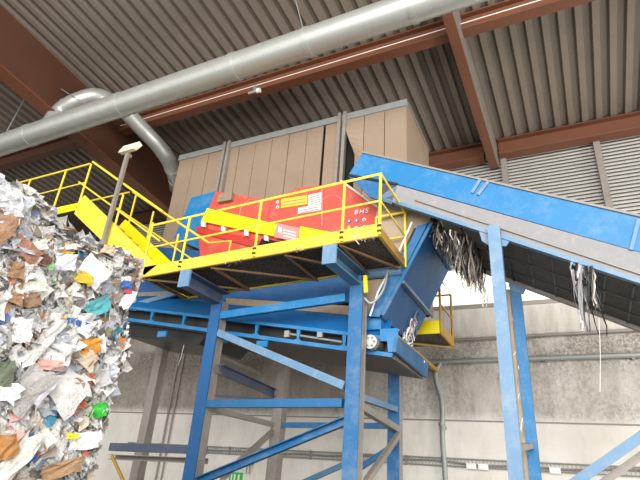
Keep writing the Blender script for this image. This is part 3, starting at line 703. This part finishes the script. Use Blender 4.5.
# cable tray
a=P(200,449);b=P(640,472); a=ext(a,b,-14); b=ext(P(200,449),P(640,472),XR-.5)
t=thing('cable_tray','wire cable tray along the wall near the bottom of the photo','cable tray',a)
for dz in (-.09,.09): MB().tube([a+V((0,0,dz)),b+V((0,0,dz))],.018,6).build('tray_rail',M['galv_dull'],t)
mb=MB(); n=int((b.x-a.x)/.09)
for i in range(n+1):
    c=a+(b-a)*(i/n); mb.add([c+V((-.006,-.01,-.09)),c+V((.006,-.01,-.09)),c+V((.006,-.01,.09)),c+V((-.006,-.01,.09)),c+V((-.006,.01,-.09)),c+V((.006,.01,-.09)),c+V((.006,.01,.09)),c+V((-.006,.01,.09))],[(0,1,2,3),(4,5,6,7),(0,1,5,4),(2,3,7,6),(0,3,7,4),(1,2,6,5)])
mb.build('tray_rungs',M['galv_dull'],t)
pts=[a+(b-a)*(i/60)+V((0,.03,.02*math.sin(i*1.3)+.03*math.sin(i*.37))) for i in range(61)]
MB().tube(pts,.03,6).build('cable_bundle',M['grey_steel'],t)
for px,mt in ((484,'white'),(535,'label_pink'),(556,'white'),(472,'white')):
    c=P(px,466+(px-480)*.05,WY-.05); MB().box(c.x-.14,c.x+.1,c.y-.01,c.y+.01,c.z-.08,c.z+.05).build('caught_paper',M[mt],t)
for i in range(9):
    c=a+(b-a)*((i+.5)/9); MB().box(c.x-.02,c.x+.02,WY,YB+.02,c.z-.12,c.z+.12).build('wall_bracket',M['grey_steel'],t)
# exit sign
c=P(235,478); t=thing('exit_sign','small green and white escape sign low on the concrete wall','sign',c)
MB().box(c.x-.24,c.x+.22,WY+.03,WY+.08,c.z-.16,c.z+.16).build('sign_plate',M['green_sign'],t)
for dx,ww in ((-.17,.04),(-.06,.05),(.08,.06)):
    MB().box(c.x+dx,c.x+dx+ww,WY+.02,WY+.03,c.z-.1,c.z+.1).build('sign_mark',M['white'],t)
# wall light fitting above sign, junction box
c=P(249,463); t=thing('junction_box','small grey junction box hanging under the cable tray','box',c)
MB().box(c.x-.12,c.x+.12,WY-.04,WY+.1,c.z-.07,c.z+.07).build('box_body',M['galv_dull'],t,bevel=.01)
for dx in (-.06,.05): MB().tube([V((c.x+dx,WY,c.z-.06)),V((c.x+dx,WY,c.z-.3))],.018,6).build('cable',M['grey_steel'],t)
c=at(118,470,Y=7.0)
t=MB().tube([at(112,456,Y=7.4),at(124,482,Y=7.4),at(131,505,Y=7.4),V((at(140,530,Y=7.4).x,7.4,.02))],.03,8).build('yellow_barrier_rail',M['yellow_dirty']); tag(t,'dirty yellow slanted rail low behind the bales','rail')
# green-yellow mark on wall near the vertical pipe
# ------------------------------------------------------------------ paper bales
pm=NT('waste_paper'); at_=pm.n('ShaderNodeVertexColor',layer_name='Col') if False else pm.n('ShaderNodeAttribute',attribute_name='Col')
pr=pm.ramp(pm.noise(42,detail=8,rough=.85),.5,.58); big=pm.ramp(pm.noise(6,detail=2),.42,.5)
c_=pm.mix(pm.mul(pm.mul(pr,big),.5),at_.outputs['Color'],srgb('#4b4a4d'))
crump=pm.noise(22,detail=5); c_=pm.mix(pm.mul(pm.ramp(crump,.45,.75),.2),c_,srgb('#a8a29a'))
pm.l(c_,pm.b.inputs['Base Color']); pm.b.inputs['Roughness'].default_value=.75
bmp=pm.n('ShaderNodeBump'); bmp.inputs['Strength'].default_value=.8; bmp.inputs['Distance'].default_value=.05; pm.l(pm.noise(14,detail=6,rough=.7),bmp.inputs['Height']); pm.l(bmp.outputs[0],pm.b.inputs['Normal'])
PAPER=pm.mat
pal=[('#eae8e4',34),('#d9d7d4',28),('#c0c0c3',16),('#a3a8b2',10),('#e2e1dd',12),('#a0988e',9),('#8c8072',8),('#b28a68',3.5),('#8f6b4c',2),('#d9cdb8',7),('#5b5a5c',4),('#77787a',4),('#7b8aa6',2),('#5b8f6b',1.2),('#c96a4f',1.2),('#d9a79a',3),('#3f8fb0',1),('#e0b52a',.8),('#3d5fa8',.8),('#8a9a6a',1)]
pc=[srgb(a) for a,_ in pal]; pw=[b for _,b in pal]
BX=-4.68
def scrap(mb,c,nrm,size,col,asp=None,bend=None):
    nrm=nrm.normalized(); a=V((0,0,1)) if abs(nrm.z)<.9 else V((1,0,0)); u=nrm.cross(a).normalized(); v=nrm.cross(u)
    an=random.uniform(0,6.28); u,v=u*math.cos(an)+v*math.sin(an),v*math.cos(an)-u*math.sin(an)
    asp=asp or random.uniform(.45,1); b1=random.uniform(-.5,.5) if bend is None else bend; b2=random.uniform(-.3,.3) if bend is None else bend
    vs=[]
    for i in range(4):
        for j in range(4):
            x=(i/3-.5)*size;y=(j/3-.5)*size*asp; e=1 if 0<i<3 and 0<j<3 else 1.6
            x+=random.uniform(-.09,.09)*size*e; y+=random.uniform(-.09,.09)*size*e
            z=b1*x*x/size*2+b2*y*abs(y)/size*2+random.uniform(-.07,.07)*size
            vs.append(c+u*x+v*y+nrm*z)
    fs=[(i*4+j,i*4+j+1,i*4+j+5,i*4+j+4) for i in range(3) for j in range(3)]
    mb.add(vs,fs); mb.cols+= [tuple(col)]*16
ED=[1.0]
def bulge(p): return noise.noise(p*2.1)*.09+noise.noise(p*5.3)*.04
def bale(y0,y1,z0,z1,label,dens,seed,topf=False,endf=False,startf=False):
    random.seed(seed)
    dx=random.uniform(-.04,.05)
    x1=BX+dx; x0=x1-1.1
    t=thing('paper_bale',label,'paper bale',((x0+x1)/2,(y0+y1)/2,z0),'pressed waste paper bales')
    # core
    bm=bmesh.new(); bmesh.ops.create_cube(bm,size=1)
    bmesh.ops.subdivide_edges(bm,edges=bm.edges,cuts=14,use_grid_fill=True)
    cc=V(((x0+x1)/2,(y0+y1)/2,(z0+z1)/2))
    for v in bm.verts:
        p=V((v.co.x*(x1-x0),v.co.y*(y1-y0),v.co.z*(z1-z0)))+cc
        n=v.co.copy(); 
        for k in range(3): n[k]=0 if abs(n[k])<.49 else n[k]
        n.normalize(); p+=n*bulge(p)*(.9) - n*.03
        if p.z<z0: p.z=z0
        v.co=p-t.location
    me=bpy.data.meshes.new('bale_core'); bm.to_mesh(me); bm.free(); me.materials.append(M['core'])
    o=bpy.data.objects.new('bale_core',me); C.objects.link(o); o.parent=t
    mb=MB(); mb.cols=[]
    def put(n,pf,nrm):
        for i in range(n):
            p=pf(); h=random.random()
            size=random.choice([.04,.05,.06,.07,.08,.09,.11,.14,.17,.22])*random.uniform(.8,1.25)
            tilt=V((random.gauss(0,1),random.gauss(0,1),random.gauss(0,1)))*(.5 if size<.15 else .22)
            p=p+nrm*(bulge(p)+random.uniform(-.02,.05))
            scrap(mb,p,nrm+tilt,size,random.choices(pc,pw)[0])
    ru=random.uniform
    ar=(y1-y0)*(z1-z0)
    put(int(dens*ar),lambda:V((x1,ru(y0,y1),ru(z0,z1))),V((1,0,0)))
    if endf: put(int(dens*.7*(z1-z0)),lambda:V((ru(x1-.6,x1),y1,ru(z0,z1))),V((0,1,0))); put(int(260*(z1-z0)),lambda:V((x1-ru(0,.03),y1-ru(0,.03),ru(z0,z1))),V((1,1,0)))
    if startf: put(int(dens*.5*(z1-z0)),lambda:V((ru(x0,x1),y0,ru(z0,z1))),V((0,-1,0)))
    if topf:
        put(int(dens*.8*(y1-y0)),lambda:V((ru(x0,x1),ru(y0,y1),z1)),V((0,0,1))); put(int(350*(y1-y0)),lambda:V((x1-ru(0,.05),ru(y0,y1),z1-ru(0,.05))),V((1,0,1)))
    s=mb.build('paper_scraps',PAPER,t); s['kind']='stuff'
    for i in range(3):
        yy=y0+(y1-y0)*(i+.5)/3+ru(-.08,.08)
        pts=[V((x1+bulge(V((x1,yy,z0+(z1-z0)*k/8)))+.035,yy+.02*math.sin(k),z0+(z1-z0)*k/8)) for k in range(9)]
        MB().tube(pts,.005,5).build('tie_wire',M['black'],t)
    return t
M['core']=painted('packed_paper_core','#77716a','#3f3b38',.7,scale=9,rough=.95)
H=[0,.96,1.92,2.87,3.76]
ty=[(1.72,2.9),(2.95,4.14)]
names={(1,3):'topmost bale of pressed waste paper right under the yellow stair',(1,2):'waste paper bale with an orange card and bright green scrap, below the stair',(1,1):'waste paper bale low in the pile end with a small yellow scrap',
(0,3):'topmost bale of waste paper at the left photo edge, nearest the camera',(0,2):'second waste paper bale from the top at the left photo edge',(0,1):'low waste paper bale at the bottom left corner of the photo',
(1,0):'bottom waste paper bale on the floor under the pile end',(0,0):'bottom waste paper bale on the floor nearest the camera'}
BL={}
for (c,r),lb in names.items():
    y0,y1=ty[c]; dens=80 if r==0 else (1150 if c==1 else 1050)
    BL[(c,r)]=bale(y0,y1,H[r],H[r+1]-.01+(.1 if (c,r)==(0,3) else 0),lb,dens,c*10+r+3,topf=(r==3),endf=(c==1 and r>0),startf=False)
# individual larger pieces sticking out of the bales
random.seed(99)
def piece(px,py,w,h,col,name,lab,rot=0,off=.13,seed=0):
    p=at(px,py,X=BX+off); y,z=p.y,p.z
    c=0 if y<2.93 else 1; r=max(0,min(3,int(z/.965)))
    t=BL[(c,r)]; mb=MB(); mb.cols=[]
    u=V((0.1,1,0)).normalized(); v=V((.12,0,1)).normalized(); a=R(rot); uu=u*math.cos(a)+v*math.sin(a); vv=v*math.cos(a)-u*math.sin(a)
    rr=random.Random(seed+int(px*7+py)); n=5; vs=[]
    for i in range(n):
        for j in range(n):
            x_=(i/(n-1)-.5)*w; y_=(j/(n-1)-.5)*h
            e=.10 if i in(0,n-1) or j in(0,n-1) else .03
            vs.append(p+uu*(x_+rr.uniform(-e,e)*w)+vv*(y_+rr.uniform(-e,e)*h)+V((1,0,0))*(rr.uniform(-.01,.012)+.03*math.sin(x_/w*3+rr.random())))
    mb.add(vs,[(i*n+j,i*n+j+1,i*n+n+j+1,i*n+n+j) for i in range(n-1) for j in range(n-1)])
    base=srgb(col); mb.cols=[tuple(base)]*len(vs)
    o=mb.build(name,PAPER,t); o['label']=lab
    sm=o.modifiers.new('s','SOLIDIFY'); sm.thickness=.004
    return o
k=.0118  # metres per photo pixel at the pile
for px,py,w,h,col,nm,lb,ro in [
 (92,272,26,24,'#e9ebf2','paper_sheet','white sheet',-30),(84,278,15,10,'#d4b31c','card_piece','yellow card',-10),
 (86,346,25,14,'#e09418','card_piece','orange card',12),(56,353,24,20,'#e2e2e0','paper_sheet','clean white card',0),
 (98,411,14,12,'#12b81e','plastic_scrap','bright green plastic scrap',20),(98,306,20,14,'#4fa3ab','card_piece','teal card',35),
 (82,327,18,14,'#f2f2f0','paper_sheet','white card with blue marks',-15),(77,323,6,5,'#2a5fb5','printed_mark','blue mark',0),(84,325,6,5,'#2a5fb5','printed_mark','blue mark',0),(70,320,5,4,'#2a6fb5','printed_mark','blue mark',0),
 (4,227,16,24,'#9a765a','cardboard_piece','brown cardboard',-20),(8,296,22,9,'#9c7656','cardboard_piece','brown cardboard strip',-5),
 (31,287,22,9,'#eee9d6','card_piece','cream card',25),(14,270,13,12,'#94714f','cardboard_piece','brown cardboard',10),
 (72,385,18,13,'#9f7d62','cardboard_piece','brown cardboard',-10),(68,392,34,28,'#d9d7d4','paper_sheet','large white sheet',-35),
 (28,388,24,36,'#aeaaa8','plastic_film','grey plastic film',-25),(38,390,16,24,'#cfcbd6','plastic_film','pale lilac film',-20),
 (50,365,20,8,'#dba79b','paper_sheet','pinkish printed paper',4),(120,343,6,10,'#d9722e','card_piece','orange scrap',10),
 (127,285,9,8,'#2f5ea3','card_piece','blue scrap',0),(128,291,6,5,'#c23b45','card_piece','red scrap',0),
 (16,460,14,40,'#cfccc4','paper_sheet','long white board',-28),(6,447,14,16,'#b07a3e','cardboard_piece','brown cardboard',20),
 (62,468,34,12,'#a5835f','cardboard_piece','brown cardboard',18),(86,358,22,16,'#ccbca4','card_piece','printed beige card',-28),
 (26,250,22,14,'#a07058','cardboard_piece','reddish brown cardboard',-20),(12,208,16,30,'#d3d7dd','plastic_film','pale crumpled film',-25),
 (66,262,16,16,'#d6dbe6','paper_sheet','bluish white sheet',10),(47,263,14,7,'#8fbf85','card_piece','pale green card',-30),(42,259,12,10,'#5f2f22','cardboard_piece','dark red-brown box flap',-20),
 (108,372,14,20,'#d5dbe6','paper_sheet','bluish white sheet',-30),(86,440,26,14,'#f1f1ee','paper_sheet','white sheet with marks',10),(72,436,8,5,'#e8cf2a','card_piece','yellow scrap',0),
 (45,340,10,40,'#c9c7c4','plastic_film','grey torn film',-22),(38,245,14,8,'#e6e3d2','card_piece','cream card',35),(20,330,16,20,'#ece9e6','paper_sheet','white sheet',15),
 (128,300,8,20,'#e9eaf0','paper_sheet','white torn sheet',-15),(108,250,10,8,'#d0a98e','cardboard_piece','light brown scrap',0),(30,300,14,12,'#8a6d50','cardboard_piece','brown torn flap',10),
 (4,375,14,18,'#5f6a55','paper_sheet','dark green printed sheet',20),(6,392,20,14,'#e8e8e6','paper_sheet','white sheet',-10)]:
    piece(px,py,w*k,h*k,col,nm,lb,ro)
# big crumpled white film on the top left
random.seed(5)
mb=MB(); mb.cols=[]
p=at(10,208,X=BX+.05); n=14
for i in range(n):
    for j in range(n):
        u_=(i/(n-1)-.5);v_=(j/(n-1)-.5); rr_=math.hypot(u_,v_)
        mb.v.append(p+V((.16-.7*rr_**2+random.uniform(-.03,.03),u_*.5+random.uniform(-.02,.02),v_*.42-.3*u_+random.uniform(-.02,.02))))
mb.f=[(i*n+j,i*n+j+1,i*n+n+j+1,i*n+n+j) for i in range(n-1) for j in range(n-1)]; mb.m=[0]*len(mb.f); mb.cols=[tuple(srgb('#c4c5c8'))]*len(mb.v)
o=mb.build('plastic_film',PAPER,BL[(0,3)]); o['label']='crumpled white film hanging over the top'; o.modifiers.new('s','SOLIDIFY').thickness=.004
# ------------------------------------------------------------------ light
wd=bpy.data.worlds.new('world'); bpy.context.scene.world=wd; wd.use_nodes=True
bg=wd.node_tree.nodes['Background']; bg.inputs[0].default_value=(1,1,1,1); bg.inputs[1].default_value=1.1
def area(name,loc,tgt,sx_,sy_,e,col=(1,.98,.95)):
    l=bpy.data.lights.new(name,'AREA'); l.shape='RECTANGLE'; l.size=sx_; l.size_y=sy_; l.energy=e; l.color=col
    o=bpy.data.objects.new(name,l); C.objects.link(o); o.location=loc; o.rotation_euler=(V(tgt)-V(loc)).to_track_quat('-Z','Y').to_euler(); return o
area('door_daylight',(3,-13,7.5),(-4,8,4),20,13,6200)
area('back_wall_fill',(11.5,8.5,2.2),(-3,14,2.2),6,4,1500)  # added fill lamp for the back wall; the right wall has no door
sc=bpy.context.scene
sc.view_settings.view_transform='Standard'; sc.view_settings.look='None'; sc.view_settings.gamma=1; sc.view_settings.use_curve_mapping=False
sc.view_settings.exposure=.42
